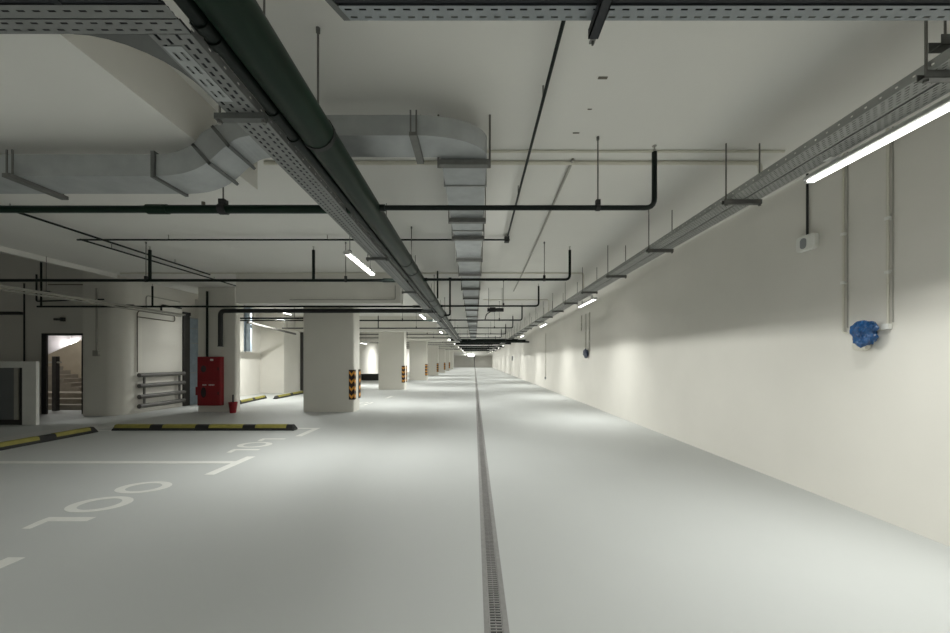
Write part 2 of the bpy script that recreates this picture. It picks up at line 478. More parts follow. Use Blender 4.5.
wheel_stop((-7.76, 7.78), (-3.86, 7.78), [(.01, .205), (.275, .455), (.53, .715), (.785, .955)], 'long yellow and black wheel stop across the stall ahead of number 101')
wheel_stop((-7.97, 4.9), (-7.97, 7.55), [(.05, .28), (.38, .62), (.72, .95)], 'wheel stop cut off at the left edge below the white framed partition')
wheel_stop((-8.10, 12.3), (-8.32, 14.3), [(.06, .45), (.55, .94)], 'small wheel stop in the bright bay just right of the red bucket')
wheel_stop((-7.75, 14.0), (-7.85, 16.5), [(.06, .45), (.55, .94)], 'wheel stop in the bright bay half hidden by the first column')

# ------------------------------------------------------------------ corner guards
def guard(x, y, face, label):
    """L-shaped rubber guard around the column corner at (x, y); face = -1 near corner, +1 rear corner."""
    z0, z1 = 0.36, 1.23
    t = thing('corner_guard', (x, y, z0), label, 'corner guard', 'chevron corner guards on the columns')
    w, th = 0.135, 0.022
    s = face
    mb = MB()
    if s < 0:
        mb.box(x - w, x + th, y - th, y - 0.001, z0, z1); mb.box(x + 0.001, x + th, y - th, y + w, z0, z1)
    else:
        mb.box(x - w, x + th, y + 0.001, y + th, z0, z1); mb.box(x + 0.001, x + th, y - w, y + th, z0, z1)
    mb.build('rubber_backing', M_DKRUB, t)
    ch = MB(); n = 4; H = (z1 - z0) / n
    for k in range(n):
        zc = z0 + H * (k + .5)
        a, b = x - w + 0.012, x + th - 0.012
        m = (a + b) / 2
        if s < 0:
            ch.prism([(a, zc + .075), (a, zc - .005), (m, zc - .085), (b, zc - .005), (b, zc + .075), (m, zc - .005)], y - th - .002, y - th + .001, axis='y')
            ya, yb_ = y - th + .012, y + w - .012; ym = (ya + yb_) / 2
        else:
            ya, yb_ = y - w + .012, y + th - .012; ym = (ya + yb_) / 2
        ch.prism([(ya, zc + .075), (ya, zc - .005), (ym, zc - .085), (yb_, zc - .005), (yb_, zc + .075), (ym, zc - .005)], x + th - .001, x + th + .002, axis='x')
    ch.build('chevron_strips', M_ORANGE, t)
for i, cy in enumerate(COLY[:6]):
    xr = -3.52 if i == 0 else -3.62
    dp = 0.55 if i == 0 else 0.6
    guard(xr, cy, -1, 'black and orange chevron guard on the front corner of the %s column' % ORD[i])
    guard(xr, cy + dp, 1, 'black and orange chevron guard on the rear corner of the %s column' % ORD[i])

# ------------------------------------------------------------------ green main pipe and its neighbour
YE = 27.0
t = thing('main_pipe', (XM, 11.0, Z(HM - RM)), 'thick dark green sprinkler main running along the ceiling', 'pipe')
MB().tube([(XM, -2.0, Z(HM)), (XM, 11.3, Z(HM))], RM, 28).build('pipe', M_GREEN, t, smooth=True)
MB().tube([(XM, 11.3, Z(HM)), (XM, 11.55, Z(HM)), (XM, 12.0, Z(HM)), (XM, YE, Z(HM))], RM, 20, radii=[RM, RM * .95, .075, .075]).build('reduced_pipe', M_GREEN, t, smooth=True)
MB().tube(rnd([(XM, YE - .3, Z(HM)), (XM, YE, Z(HM)), (XW - .002, YE, Z(HM))], .2), .12, 16).build('cross_end', M_BLACKP, t, smooth=True)
for y in (5.2, 8.3):
    MB().tube([(XM, y - .006, Z(HM)), (XM, y + .006, Z(HM))], RM + .006, 28).build('grooved_ring', M_BLACKP, t, smooth=True)
MB().tube([(XM, 11.2, Z(HM)), (XM, 11.42, Z(HM))], RM + .018, 24).build('coupling', M_BLACKP, t, smooth=True)

X2, H2, R2 = -1.146, 1.425, 0.036
t = thing('feeder_pipe', (X2, 10, Z(H2 - R2)), 'thin black green pipe running tight along the left of the thick main', 'pipe')
MB().tube([(X2, -2.0, Z(H2)), (X2, YE - .5, Z(H2))], R2, 14).build('pipe', M_BLACKP, t, smooth=True)
for y in (1.52, 1.60, 2.06, 2.3):
    MB().tube([(X2, y - .02, Z(H2)), (X2, y + .02, Z(H2))], R2 + .008, 14).build('coupling', M_BLACKP, t, smooth=True)

def hanger(x, y, zbot, label, group, clamp=None, r=0.007):
    """Threaded rod from the ceiling; clamp = (pipe z, pipe radius, axis)."""
    t = thing('hanger_rod', (x, y, zbot), label, 'hanger rod', group)
    MB().tube([(x, y, zbot), (x, y, ZC)], r, 8).build('rod', M_ROD, t)
    MB().tube([(x, y, ZC - .03), (x, y, ZC)], r * 2, 8).build('anchor', M_STEEL, t)
    if clamp:
        zc, rp, ax = clamp
        d = Vector((1, 0, 0)) if ax == 'x' else Vector((0, 1, 0))
        c = Vector((x, y, zc))
        MB().tube([c - d * .018, c + d * .018], rp + .006, 18).build('clamp', M_BLACK, t, smooth=True)
        MB().box(x - .02, x + .02, y - .02, y + .02, zc + rp, zc + rp + .05).build('clamp_nut', M_BLACK, t)
    return t
for i, y in enumerate([2.314, 5.75, 9.0, 12.2, 15.4, 18.6, 21.8, 25.0]):
    hanger(XM, y, Z(HM + (RM if y < 11.3 else .075)), '%s hanger rod holding the thick green main' % ORD[i], 'hanger rods of the green main', (Z(HM), RM if y < 11.3 else .075, 'y'))

# ------------------------------------------------------------------ sprinkler branches across the drive
BR = [3.44, 6.49, 9.64, 13.0, 16.1, 19.8, 23.0, 29.5, 33.1, 36.5, 41.3, 44.0, 48.0]
XR = 1.72
def sprinkler(t, x, y, z):
    mb = MB().lathe((x, y, z), [(.012, 0), (.012, .03), (.006, .035), (.006, .06), (.022, .062), (.022, .066)], 10)
    mb.build('sprinkler_head', M_GREYC, t)
left_ris = {0: [-5.4], 1: [-5.85, -2.9], 2: [-11.6, -8.62, -4.6], 3: [-4.3], 4: [-4.3], 5: [-4.3], 6: [-4.3]}
left_end = {0: -8.6, 1: -8.6, 2: -11.7}
n_br = 0
for i, y in enumerate(BR):
    hh = HM
    main = y < YE
    r = .024
    t = thing('branch_pipe', (XM + RM, y, Z(hh) - r), '%s black sprinkler branch crossing right of the green main' % ORD[i], 'pipe', 'sprinkler branches right of the main')
    x_in = XM + (.05 if main else -1.0)
    MB().tube(rnd([(x_in, y, Z(hh)), (XR, y, Z(hh)), (XR, y, Z(1.99))], .09), r, 12).build('pipe', M_BLACKP, t, smooth=True)
    sprinkler(t, XR, y, Z(1.985))
    mx = XM + RM + (.02 if main else 0)
    MB().tube([(mx - .03, y, Z(hh)), (mx + .03, y, Z(hh))], r + .008, 12).build('coupling', M_BLACKP, t, smooth=True)
    # left half
    t2 = thing('branch_pipe', (-3.0, y, Z(hh) - r), ('%s black sprinkler branch crossing left of the green main' % ORD[i]) if i else 'dark green sprinkler branch crossing left of the green main, nearest the viewpoint', 'pipe', 'sprinkler branches left of the main')
    xe = left_end.get(i, -8.6)
    hl = 1.445
    if i == 0:
        MB().tube([(X2 + .02, y, Z(hl)), (-2.98, y, Z(hl))], .040, 14).build('wide_pipe', M_GREEN, t2, smooth=True)
        MB().tube([(-2.93, y, Z(hl)), (-3.12, y, Z(hl))], .046, 14).build('coupling', M_GREEN, t2, smooth=True)
        MB().tube([(-3.0, y, Z(hl)), (xe, y, Z(hl))], .034, 12).build('pipe', M_GREEN, t2, smooth=True)
        MB().tube([(-2.59, y, Z(hl)), (-2.59, y, Z(hl + .07)), ], .016, 8).build('plug', M_BROWNC, t2, smooth=True)
    else:
        xl = X2 if main else XM - 1.0
        MB().tube([(xl + .01, y, Z(hl)), (xl - .5, y, Z(hl))], .036, 12).build('wide_pipe', M_BLACKP, t2, smooth=True)
        MB().tube([(xl - .45, y, Z(hl)), (xe, y, Z(hl))], .026, 12).build('pipe', M_BLACKP, t2, smooth=True)
    for x in left_ris.get(i, []):
        top = 1.99 if x > -8.9 else 2.63
        if i == 0: continue
        MB().tube([(x, y, Z(hl)), (x, y, Z(top))], .026 if i == 1 else .022, 10).build('riser', M_BLACKP, t2, smooth=True)
        sprinkler(t2, x, y, Z(top - .005))
    hang_x = {0: [1.18], 1: [1.26], 2: [.78], 3: [.9], 4: [.9], 5: [.9], 6: [.9]}.get(i, [.9])
    for x in hang_x:
        hanger(x, y, Z(hh + r), 'hanger rod on the %s branch right of the green main' % ORD[i], 'hanger rods of the right branches', (Z(hh), r, 'x'))
    hl_x = {0: [-2.4], 1: [-5.92, -2.32], 2: [-3.6]}.get(i, [-2.6])
    for k, x in enumerate(hl_x):
        w = '' if len(hl_x) == 1 else ('left ' if k == 0 else 'right ')
        if x < -2.21 and y < 3.67:                               # under the dropped slab
            tt = thing('hanger_rod', (x, y, Z(hl + .04)), 'short hanger rod with black clamp under the low duct', 'hanger rod', 'hanger rods of the left branches')
            MB().tube([(x, y, Z(hl + .03)), (x, y, Z(1.74))], .007, 8).build('rod', M_ROD, tt)
            MB().tube([(x - .035, y, Z(hl)), (x + .035, y, Z(hl))], .05, 14).build('clamp', M_BLACK, tt, smooth=True)
            MB().box(x - .03, x + .03, y - .03, y + .03, Z(hl + .03), Z(hl + .09)).build('clamp_nut', M_BLACK, tt)
        else:
            hanger(x, y, Z(hl + .026), '%shanger rod on the %s branch left of the green main' % (w, ORD[i]), 'hanger rods of the left branches', (Z(hl), .026 if abs(x - X2) > .6 else .036, 'x'))
for i, (y, h, r_) in enumerate([(25.2, 1.30, .06), (31.4, 1.80, .10), (37.7, 1.78, .10), (46.4, 1.78, .10), (53.2, 1.76, .12), (63.3, 1.76, .12)]):  # all but the first added to darken the far ceiling
    t = thing('crossing_pipe', (0, y, Z(h) - r_), '%s thick black pipe crossing the whole drive near the far end' % ORD[i], 'pipe', 'thick crossing pipes far ahead')
    MB().tube([(-8.6 if i else XM, y, Z(h)), (XW - .002, y, Z(h))], r_, 10).build('pipe', M_BLACKP, t, smooth=True)
    for x in (-.5, 2.2): MB().tube([(x, y, Z(h)), (x, y, ZC)], .012, 6).build('hanger', M_ROD, t)
# thick black pipe from the main to the fire cabinet
t = thing('supply_pipe', (-5, 10.35, Z(1.2)), 'thick black supply pipe bending down to the red fire cabinet', 'pipe')
MB().tube(rnd([(XM + .02, 10.32, Z(1.425)), (-7.28, 10.32, Z(1.425)), (-7.28, 10.32, Z(.42))], .14, 7), .062, 16).build('pipe', M_BLACK, t, smooth=True)
MB().tube([(-7.28, 10.32, Z(.42)), (-7.28, 10.32, Z(.40))], .075, 16).build('collar', M_BLACK, t, smooth=True)
t = thing('drop_pipe', (-.63, 9.3, Z(1.1)), 'black vertical drop pipe beside the right of the green main', 'pipe')
MB().tube(rnd([(-.63, 9.3, ZC), (-.63, 9.3, Z(1.17)), (-.78, 9.3, Z(1.17))], .05), .024, 10).build('pipe', M_BLACKP, t, smooth=True)
MB().tube([(-.63, 9.3, ZC - .04), (-.63, 9.3, ZC)], .04, 10).build('flange', M_BLACKP, t, smooth=True)
t = thing('drop_pipe', (-.91, 8.5, Z(1.4)), 'thin black stub pipe rising from the right of the green main', 'pipe')
MB().tube([(-.88, 8.6, Z(1.48)), (-.88, 8.6, ZC)], .02, 10).build('pipe', M_BLACKP, t, smooth=True)

# thin black alarm conduits just under the ceiling
def pipe_thing(name, pts, r, mat, label, cat='conduit', rad=.05, group=None, n=8):
    return tag(MB().tube(rnd(pts, rad), r, n).build(name, mat, smooth=True), label, cat, group)
zc2 = ZC - .085
t = thing('ceiling_pipe', (.54, 3.5, zc2), 'thin black pipe running along the ceiling right of the long duct', 'pipe')
MB().tube([(.53, -1.0, zc2), (.55, 6.12, zc2)], .0135, 10).build('pipe', M_BLACKP, t, smooth=True)
for y in (1.0, 2.8, 4.4): MB().tube([(.535, y, zc2), (.535, y, ZC)], .007, 6).build('hanger_stud', M_ROD, t)
MB().box(.51, .59, 6.07, 6.17, zc2 - .04, zc2 + .05).build('junction', M_BLACK, t)
t = thing('ceiling_pipe', (-3, 6.12, zc2), 'thin black pipe crossing the ceiling to the junction by the duct', 'pipe')
MB().tube([(.6, 6.12, zc2), (-6.75, 6.12, zc2)], .0145, 10).build('pipe', M_BLACKP, t, smooth=True)
for x in (-5.2, -2.5, -1.6): MB().tube([(x, 6.12, zc2), (x, 6.12, ZC)], .006, 6).build('hanger_stud', M_ROD, t)
t = thing('ceiling_pipe', (-6.3, 6.5, zc2), 'left one of two black pipes slanting along the left ceiling', 'pipe')
MB().tube([(-6.32, 4.4, zc2), (-6.32, 8.6, zc2)], .017, 8).build('pipe', M_BLACKP, t, smooth=True)
for y in (4.9, 7.6): MB().tube([(-6.32, y, zc2), (-6.32, y, ZC)], .006, 6).build('hanger_stud', M_ROD, t)
t = thing('ceiling_pipe', (-6.62, 8, zc2), 'second black pipe slanting from the corner of the crossing pipe', 'pipe')
MB().tube([(-6.68, 6.1, zc2), (-6.55, 10.0, zc2)], .016, 8).build('pipe', M_BLACKP, t, smooth=True)
for y in (6.6, 9.2): MB().tube([(-6.65, y, zc2), (-6.65, y, ZC)], .006, 6).build('hanger_stud', M_ROD, t)

# ivory conduits on the ceiling
zc3 = ZC - .02
pipe_thing('ceiling_conduit', [(-2.25, 3.86, zc3), (3.06, 3.86, zc3), (3.10, 3.9, zc3 - .1), (3.10, 3.95, zc3 - .3)], .021, M_CONDUIT, 'ivory conduit crossing the ceiling behind the duct elbow, ending at the tray')
pipe_thing('ceiling_conduit', [(.12, 3.66, ZC - .012), (3.15, 3.66, ZC - .012)], .013, M_CONDUIT, 'thinner ivory conduit crossing the ceiling nearest the viewpoint')
pipe_thing('ceiling_conduit', [(1.04, 3.8, ZC - .016), (1.16, 8.0, ZC - .016), (1.2, 11.0, ZC - .016)], .017, M_GREYC, 'grey conduit running away along the ceiling right of the duct')
pipe_thing('ceiling_conduit', [(-8.6, 8.75, ZC - .016), (2.65, 8.75, ZC - .016), (2.65, 8.75, Z(1.66))], .018, M_CONDUIT, 'ivory conduit crossing the ceiling beyond the second branch, dropping to the tray')
pipe_thing('ceiling_conduit', [(.3, 12.6, ZC - .014), (2.6, 12.6, ZC - .014), (2.6, 12.6, Z(1.66))], .016, M_CONDUIT, 'faint ivory conduit crossing the ceiling far ahead')
pipe_thing('beam_conduit', [(-4.55, 8.87, Z(1.50)), (-1.95, 8.87, Z(1.50)), (-1.95, 8.87, Z(1.85))], .011, M_GREYC, 'thin conduit along the lower face of the first beam')
for k, (x, y, w, l, lb) in enumerate([(.97, 2.72, .07, .022, 'dark slot plate on the ceiling between duct and tray'), (.98, 3.06, .035, .01, 'tiny rusty mark on the ceiling nearest the slot plate'),
                                      (.955, 3.38, .06, .012, 'small rusty mark on the ceiling near the ivory conduits')]):
    tag(MB().box(x - w / 2, x + w / 2, y - l / 2, y + l / 2, ZC - .004, ZC + .001).build('ceiling_anchor', M_BROWNC), lb, 'anchor', 'anchors left in the ceiling')

# ------------------------------------------------------------------ cable trays
def tray_y(t, x0, x1, zb, y0, y1, hs, lanes, pitch, slen, mat, upto=None, sidelane=True):
    W = x1 - x0
    MB().slots((x0, y0, zb), (0, 1, 0), (1, 0, 0), y1 - y0, W, lanes, pitch, slen, upto=upto).build('tray_bottom', mat, t, solid=.0016)
    for x in (x0, x1):
        mb = MB()
        mb.slots((x, y0, zb), (0, 1, 0), (0, 0, 1), y1 - y0, hs, [(hs * .42, hs * .60, 0)] if sidelane else [], pitch * 2, slen * .6, upto=upto)
        s_ = 1 if x == x0 else -1
        mb.box(min(x, x + s_ * .01), max(x, x + s_ * .01), y0, y1, zb + hs - .002, zb + hs)
        mb.build('tray_side', mat, t, solid=.0016)
def cables_y(t, xs, z, y0, y1, r=.011):
    for x in xs:
        pts = []
        n = max(2, int((y1 - y0) / 1.5)); ph = random.random() * 6
        for k in range(n + 1):
            y = y0 + (y1 - y0) * k / n
            pts.append((x + .006 * sin(ph + k * 1.3), y, z + r + .003))
        MB().tube(pts, r, 6).build('cable', M_CABLE, t, smooth=True)
TB = 1.58
t = thing('cable_tray', (2.575, 30, Z(TB)), 'perforated cable tray along the right wall, the row on the drive side', 'cable tray', 'right wall cable trays')
tray_y(t, 2.49, 2.632, Z(TB), -2.0, 74, .058, [(.014, .022, 0), (.038, .046, .02), (.062, .070, 0), (.086, .094, .02), (.112, .120, 0)], .042, .024, M_TRAY, upto=16)
cables_y(t, (2.51, 2.537, 2.563, 2.59, 2.615), Z(TB), -2.0, 40, .0135)
t = thing('cable_tray', (2.735, 30, Z(TB)), 'perforated cable tray along the right wall, the row on the wall side', 'cable tray', 'right wall cable trays')
tray_y(t, 2.654, 2.796, Z(TB), -2.0, 74, .058, [(.014, .022, 0), (.038, .046, .02), (.062, .070, 0), (.086, .094, .02), (.112, .120, 0)], .042, .024, M_TRAY, upto=16)
cables_y(t, (2.675, 2.70, 2.727, 2.753, 2.778), Z(TB), -2.0, 40, .0135)
cables_y(t, (2.643,), Z(TB), -2.0, 60, .008)  # black cable added in the gap to imitate the shade between the trays
bry = [1.975 + 1.57 * k for k in range(-1, 30)]
for i, y in enumerate(bry):
    t = thing('tray_bracket', (2.63, y, Z(TB) - .04), '%s trapeze bracket carrying the right wall cable trays' % ORD[i], 'bracket', 'trapeze brackets of the right wall trays')
    b = MB(); b.box(2.45, 2.82, y - .02, y + .02, Z(TB) - .042, Z(TB) - .038); b.box(2.45, 2.82, y - .02, y - .017, Z(TB) - .042, Z(TB) - .001); b.box(2.45, 2.82, y + .017, y + .02, Z(TB) - .042, Z(TB) - .001)
    b.build('strut', M_STEEL, t)
    for x in (2.478, 2.808):
        MB().tube([(x, y, Z(TB) - .05), (x, y, ZC)], .007, 6).build('rod', M_ROD, t)
        MB().tube([(x, y, Z(TB) - .056), (x, y, Z(TB) - .042)], .013, 6).build('nut', M_STEEL, t)
# left tray along the main
TLX0, TLX1, TLH = -1.40, -1.215, 1.40
t = thing('cable_tray', (-1.31, 12, Z(TLH)), 'perforated cable tray running left beside the green main', 'cable tray')
tray_y(t, TLX0, TLX1, Z(TLH), 1.545, YE, .05, [(.022, .036, 0), (.058, .072, .02), (.112, .126, 0), (.148, .162, .02)], .05, .028, M_TRAYMID, upto=16)
cables_y(t, (-1.385, -1.362, -1.339, -1.316, -1.293, -1.27, -1.247, -1.23), Z(TLH), 1.5, YE, .012)  # extra cables fill the width as dark backing for the slots
# joining plate under the near end, paler colour stands in for light on it
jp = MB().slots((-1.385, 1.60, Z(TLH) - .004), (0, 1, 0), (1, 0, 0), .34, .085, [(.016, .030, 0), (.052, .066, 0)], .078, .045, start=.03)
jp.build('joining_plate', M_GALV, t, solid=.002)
# curved corner and the cross arm that comes from the left
t2 = thing('cable_tray', (-2.6, 1.48, Z(TLH)), 'perforated cable tray crossing the top left corner into the green main', 'cable tray')
XA = -5.5
MB().slots((XA, 1.478, Z(TLH)), (1, 0, 0), (0, 1, 0), TLX1 - XA, .064, [(.012, .020, 0), (.042, .050, .015)], .062, .030).build('perforated_flange', M_TRAYMID, t2, solid=.0016)
MB().slots((XA, 1.543, Z(TLH)), (1, 0, 0), (0, 0, 1), TLX1 - XA - .19, .05, [(.018, .03, 0)], .062, .03).build('tray_side', M_TRAYMID, t2, solid=.0016)
MB().slots((XA, 1.418, Z(TLH)), (1, 0, 0), (0, 1, 0), TLX1 - XA, .054, [(.020, .028, .01)], .062, .030).build('near_flange', M_TRAYMID, t2, solid=.0016)
MB().slots((XA, 1.20, Z(TLH)), (1, 0, 0), (0, 0, 1), TLX1 - XA, .05, [], .062, .03).build('tray_side', M_TRAYMID, t2, solid=.0016)
cb = MB()
for k in range(14):  # extra rows added over the flanges so their slots read dark
    y = 1.215 + k * .024
    cb.tube([(XA, y, Z(TLH) + .016), (TLX1 - .02, y + .004 * sin(k), Z(TLH) + .016)], .0125, 8)
for x in [XA + .35 * k for k in range(12)]:
    cb.box(x, x + .03, 1.20, 1.42, Z(TLH), Z(TLH) + .003)
cb.build('cable_bed', M_CABLE, t2)
fi = MB(); n = 8; pts = [(TLX0, 1.545)]
for k in range(n + 1):
    a = pi / 2 * k / n
    pts.append((TLX0 - .32 + .32 * sin(a), 1.545 + .32 - .32 * cos(a)))
fi.prism([(TLX0 + .002, 1.545)] + pts[1:], Z(TLH), Z(TLH) + .002)
fi.build('corner_gusset', M_TRAYDK, t2)
t3 = thing('tray_bracket', (-1.3, 2.05, Z(TLH) - .03), 'trapeze bracket under the tray left of the green main, nearest the viewpoint', 'bracket', 'trapeze brackets of the left tray')
for i, y in enumerate([2.05, 4.9, 7.3, 10.0, 12.7, 15.6]):
    if i: t3 = thing('tray_bracket', (-1.3, y, Z(TLH) - .03), '%s trapeze bracket under the tray left of the green main' % ORD[i], 'bracket', 'trapeze brackets of the left tray')
    b = MB().box(-1.47, -1.185, y - .02, y + .02, Z(TLH) - .034, Z(TLH) - .001); b.build('strut', M_TRAYDK, t3)
    for x in (-1.45, -1.197):
        MB().tube([(x, y, Z(TLH) - .04), (x, y, ZC)], .006, 6).build('rod', M_ROD, t3)
        MB().tube([(x, y, Z(TLH) - .05), (x, y, Z(TLH) - .03)], .014, 6).build('nut', M_STEEL, t3)
# top tray on the right
TRH = 1.5
t = thing('cable_tray', (1.6, 1.5, Z(TRH)), 'perforated cable tray full of dark cables along the top edge', 'cable tray')
xa, xb = -.575, 3.78
MB().slots((xa, 1.522, Z(TRH)), (1, 0, 0), (0, 1, 0), xb - xa, .066, [(.012, .020, .02), (.046, .054, .035)], .0625, .030).build('perforated_flange', M_TRAYBLUE, t, solid=.0016)
MB().slots((xa, 1.588, Z(TRH)), (1, 0, 0), (0, 0, 1), xb - xa, .05, [(.02, .03, 0)], .0625, .03).build('tray_side', M_TRAYMID, t, solid=.0016)
MB().slots((xa - .16, 1.26, Z(TRH)), (1, 0, 0), (0, 0, 1), xb - xa + .16, .05, [], .0625, .03).build('tray_side', M_TRAYMID, t, solid=.0016)
e = MB().prism([(xa, 1.588), (xa + .03, 1.588), (xa - .139, 1.26), (xa - .171, 1.26)], Z(TRH) - .001, Z(TRH) + .05)
e.build('end_plate', M_TRAYDK, t)
cb = MB()
for k in range(13):  # last rows added over the flange to darken its slots
    y = 1.275 + k * .0235
    cb.tube([(xa + .03 - .171 * (1.588 - y) / .328, y, Z(TRH) + .015), (xb, y, Z(TRH) + .015)], .0122, 8)
cb.build('cable_bed', M_CABLE, t)
# its strut near the middle
t = thing('support_strut', (.54, 1.45, Z(TRH) - .045), 'dark channel strut with rod holding the top edge tray', 'bracket')
xs = .54
b = MB(); b.box(xs - .025, xs + .02, 1.1, 1.63, Z(TRH) - .045, Z(TRH) - .04); b.box(xs - .025, xs - .02, 1.1, 1.63, Z(TRH) - .045, Z(TRH) - .002); b.box(xs + .015, xs + .02, 1.1, 1.61, Z(TRH) - .045, Z(TRH) - .002)
b.build('strut', M_CABLE, t)
MB().tube([(xs, 1.645, Z(TRH) - .06), (xs, 1.645, ZC)], .005, 6).build('rod', M_ROD, t)
MB().box(xs - .012, xs + .012, 1.61, 1.66, Z(TRH) - .042, Z(TRH) - .034).build('tab', M_STEEL, t)
# small tray stub at the right edge above the wall trays
t = thing('tray_stub', (2.9, 2.08, Z(1.80)), 'short grey tray stub above the wall trays at the right edge', 'cable tray')
b = MB(); b.box(2.66, 3.3, 2.05, 2.11, Z(1.80), Z(1.805)); b.box(2.66, 3.3, 2.05, 2.053, Z(1.80), Z(1.86)); b.box(2.66, 3.3, 2.107, 2.11, Z(1.80), Z(1.86))
b.build('tray_body', M_TRAYDK, t)
MB().tube([(3.1, 2.08, Z(1.80)), (3.1, 2.08, ZC)], .006, 6).build('rod', M_ROD, t)
MB().tube([(2.72, 2.08, Z(1.80)), (2.72, 2.08, ZC)], .006, 6).build('rod', M_ROD, t)

# ------------------------------------------------------------------ ventilation duct
DB, DT = 1.75, 1.91             # high part
LB, LT = 1.435, 1.605           # low part under the dropped slab
t = thing('ventilation_duct', (-.1, 3.0, Z(DB)), 'galvanised ventilation duct rising from the left and turning down the drive', 'duct')
def arcpts(p0, p1, p2, n=6):
    p0, p1, p2 = Vector(p0), Vector(p1), Vector(p2)
    return [tuple(p0 * (1 - k / n) ** 2 + p1 * 2 * (k / n) * (1 - k / n) + p2 * (k / n) ** 2) for k in range(n + 1)]
YA, YBk = 2.8, 3.1
MB().box(-8.6, -2.47, YA, YBk, Z(LB), Z(LT)).build('low_run', M_GALV, t)
# bend up: polygon in XZ
bot = arcpts((-2.47, Z(LB)), (-2.20, Z(LB)), (-2.06, Z(LB + .12))) + [(-1.95, Z(LB + .22))] + arcpts((-1.90, Z(DB - .06)), (-1.84, Z(DB)), (-1.70, Z(DB)))
top = arcpts((-1.70, Z(DT)), (-1.90, Z(DT)), (-1.98, Z(DT - .06))) + [(-2.12, Z(LT + .17))] + arcpts((-2.17, Z(LT + .10)), (-2.28, Z(LT)), (-2.47, Z(LT)))
MB().prism(bot + top, YA, YBk, axis='y').build('sloped_run', M_GALV, t)
MB().box(-1.70, -.45, YA, YBk, Z(DB), Z(DT)).build('high_run', M_GALV, t)
el = [(-.45, YA)] + [(-.45 + .557 * sin(a), YBk - .3 * cos(a)) for a in [pi / 2 * k / 12 for k in range(1, 13)]] + [(-.29, YBk), (-.45, YBk)]
MB().prism(el, Z(DB), Z(DT)).build('elbow', M_GALV, t)
MB().box(-.29, .107, YBk, 30.0, Z(DB), Z(DT)).build('long_run', M_GALV, t)
def flange_x(x):
    b = MB()
    for (y0, y1, z0, z1) in ((YA - .018, YBk + .018, LB - .018, LB), (YA - .018, YBk + .018, LT, LT + .018), (YA - .018, YA, LB, LT), (YBk, YBk + .018, LB, LT)):
        b.box(x - .014, x + .014, y0, y1, Z(z0), Z(z1))
    b.build('flange', M_TRAYDK, t)
for x in (-2.49, -4.7): flange_x(x)
def flange_slope(c, ang):
    b = MB(); R = Matrix.Rotation(-ang, 3, 'Y')
    for (y0, y1, z0, z1) in ((YA - .016, YBk + .016, -.105, -.088), (YA - .016, YBk + .016, .088, .105), (YA - .016, YA, -.1, .1), (YBk, YBk + .016, -.1, .1)):
        q = MB().box(-.012, .012, y0, y1, z0, z1)
        q.v = [tuple(R @ Vector((p[0], 0, p[2])) + Vector((c[0], p[1], c[1]))) for p in q.v]
        b._add(q.v, q.f)
    b.build('flange', M_TRAYDK, t)
flange_slope((-2.115, Z(1.597)), math.radians(42)); flange_slope((-1.965, Z(1.735)), math.radians(40))
for k in range(20):
    y = 3.6 + 1.25 * k
    b = MB()
    for (x0, x1, z0, z1) in ((-.305, .122, DB - .012, DB), (-.305, .122, DT, DT + .012), (-.305, -.29, DB, DT), (.107, .122, DB, DT)):
        b.box(x0, x1, y - .008, y + .008, Z(z0), Z(z1))
    b.build('flange', M_TRAY, t)
for i, y in enumerate([3.135, 4.42, 5.06, 6.15, 7.2, 8.65, 9.95, 11.25, 12.3, 14.1, 16.0, 18.0, 20.5, 23.0, 26.0]):
    tt = thing('duct_hanger', (-.09, y, Z(DB) - .04), '%s trapeze hanger bar under the long duct' % ORD[i], 'hanger', 'trapeze hangers of the long duct')
    xa_, xb_ = (-.31, .14)
    b = MB().box(xa_, xb_, y - .03, y + .03, Z(DB) - .06, Z(DB) - .013); b.build('bar', M_STEEL, tt)
    for x in (xa_ - .004, xb_ - .006):
        MB().tube([(x, y, Z(DB) - .07), (x, y, ZC)], .007 if i else .010, 6).build('rod', M_ROD, tt)
def sling(x, low, label):
    zb, zt, zr = (LB, LT, 1.74) if low else (DB, DT, HC)
    tt = thing('duct_sling', (x, 2.95, Z(zb) - .03), label, 'hanger', 'sling brackets of the duct')
    MB().box(x - .03, x + .03, YA - .05, YBk + .05, Z(zb) - .032, Z(zb) - .002).build('bar', M_STEEL, tt)
    b = MB()
    for dx in (-.022, .022): b.box(x + dx - .006, x + dx + .006, YA - .03, YA - .024, Z(zb) - .03, Z(zt + .02))
    b.build('strap', M_STEEL, tt)
    MB().tube([(x, YBk + .035, Z(zb) - .03), (x, YBk + .035, Z(zr))], .006, 6).build('rod', M_ROD, tt)
sling(-.47, False, 'double strap bracket around the duct left of its elbow')
sling(-3.58, True, 'bracket under the low duct at the left edge of the photo')

# small device under the ceiling right of the duct
t = thing('jet_fan', (.42, 10.6, Z(1.44)), 'small black cylindrical fan hanging right of the long duct', 'fan')
MB().tube([(.38, 10.6, Z(1.49)), (.86, 10.6, Z(1.49))], .055, 14).build('casing', M_BLACK, t, smooth=True)
MB().box(.45, .62, 10.54, 10.66, Z(1.43), Z(1.56)).build('motor_box', M_BLACK, t)
for x in (.42, .82): MB().tube([(x, 10.6, Z(1.53)), (x, 10.6, ZC)], .008, 6).build('rod', M_ROD, t)
MB().tube(rnd([(.48, 10.6, Z(1.44)), (.35, 10.6, Z(1.36)), (.31, 10.6, Z(1.18))], .08), .014, 8).build('cable_tail', M_BLACK, t, smooth=True)

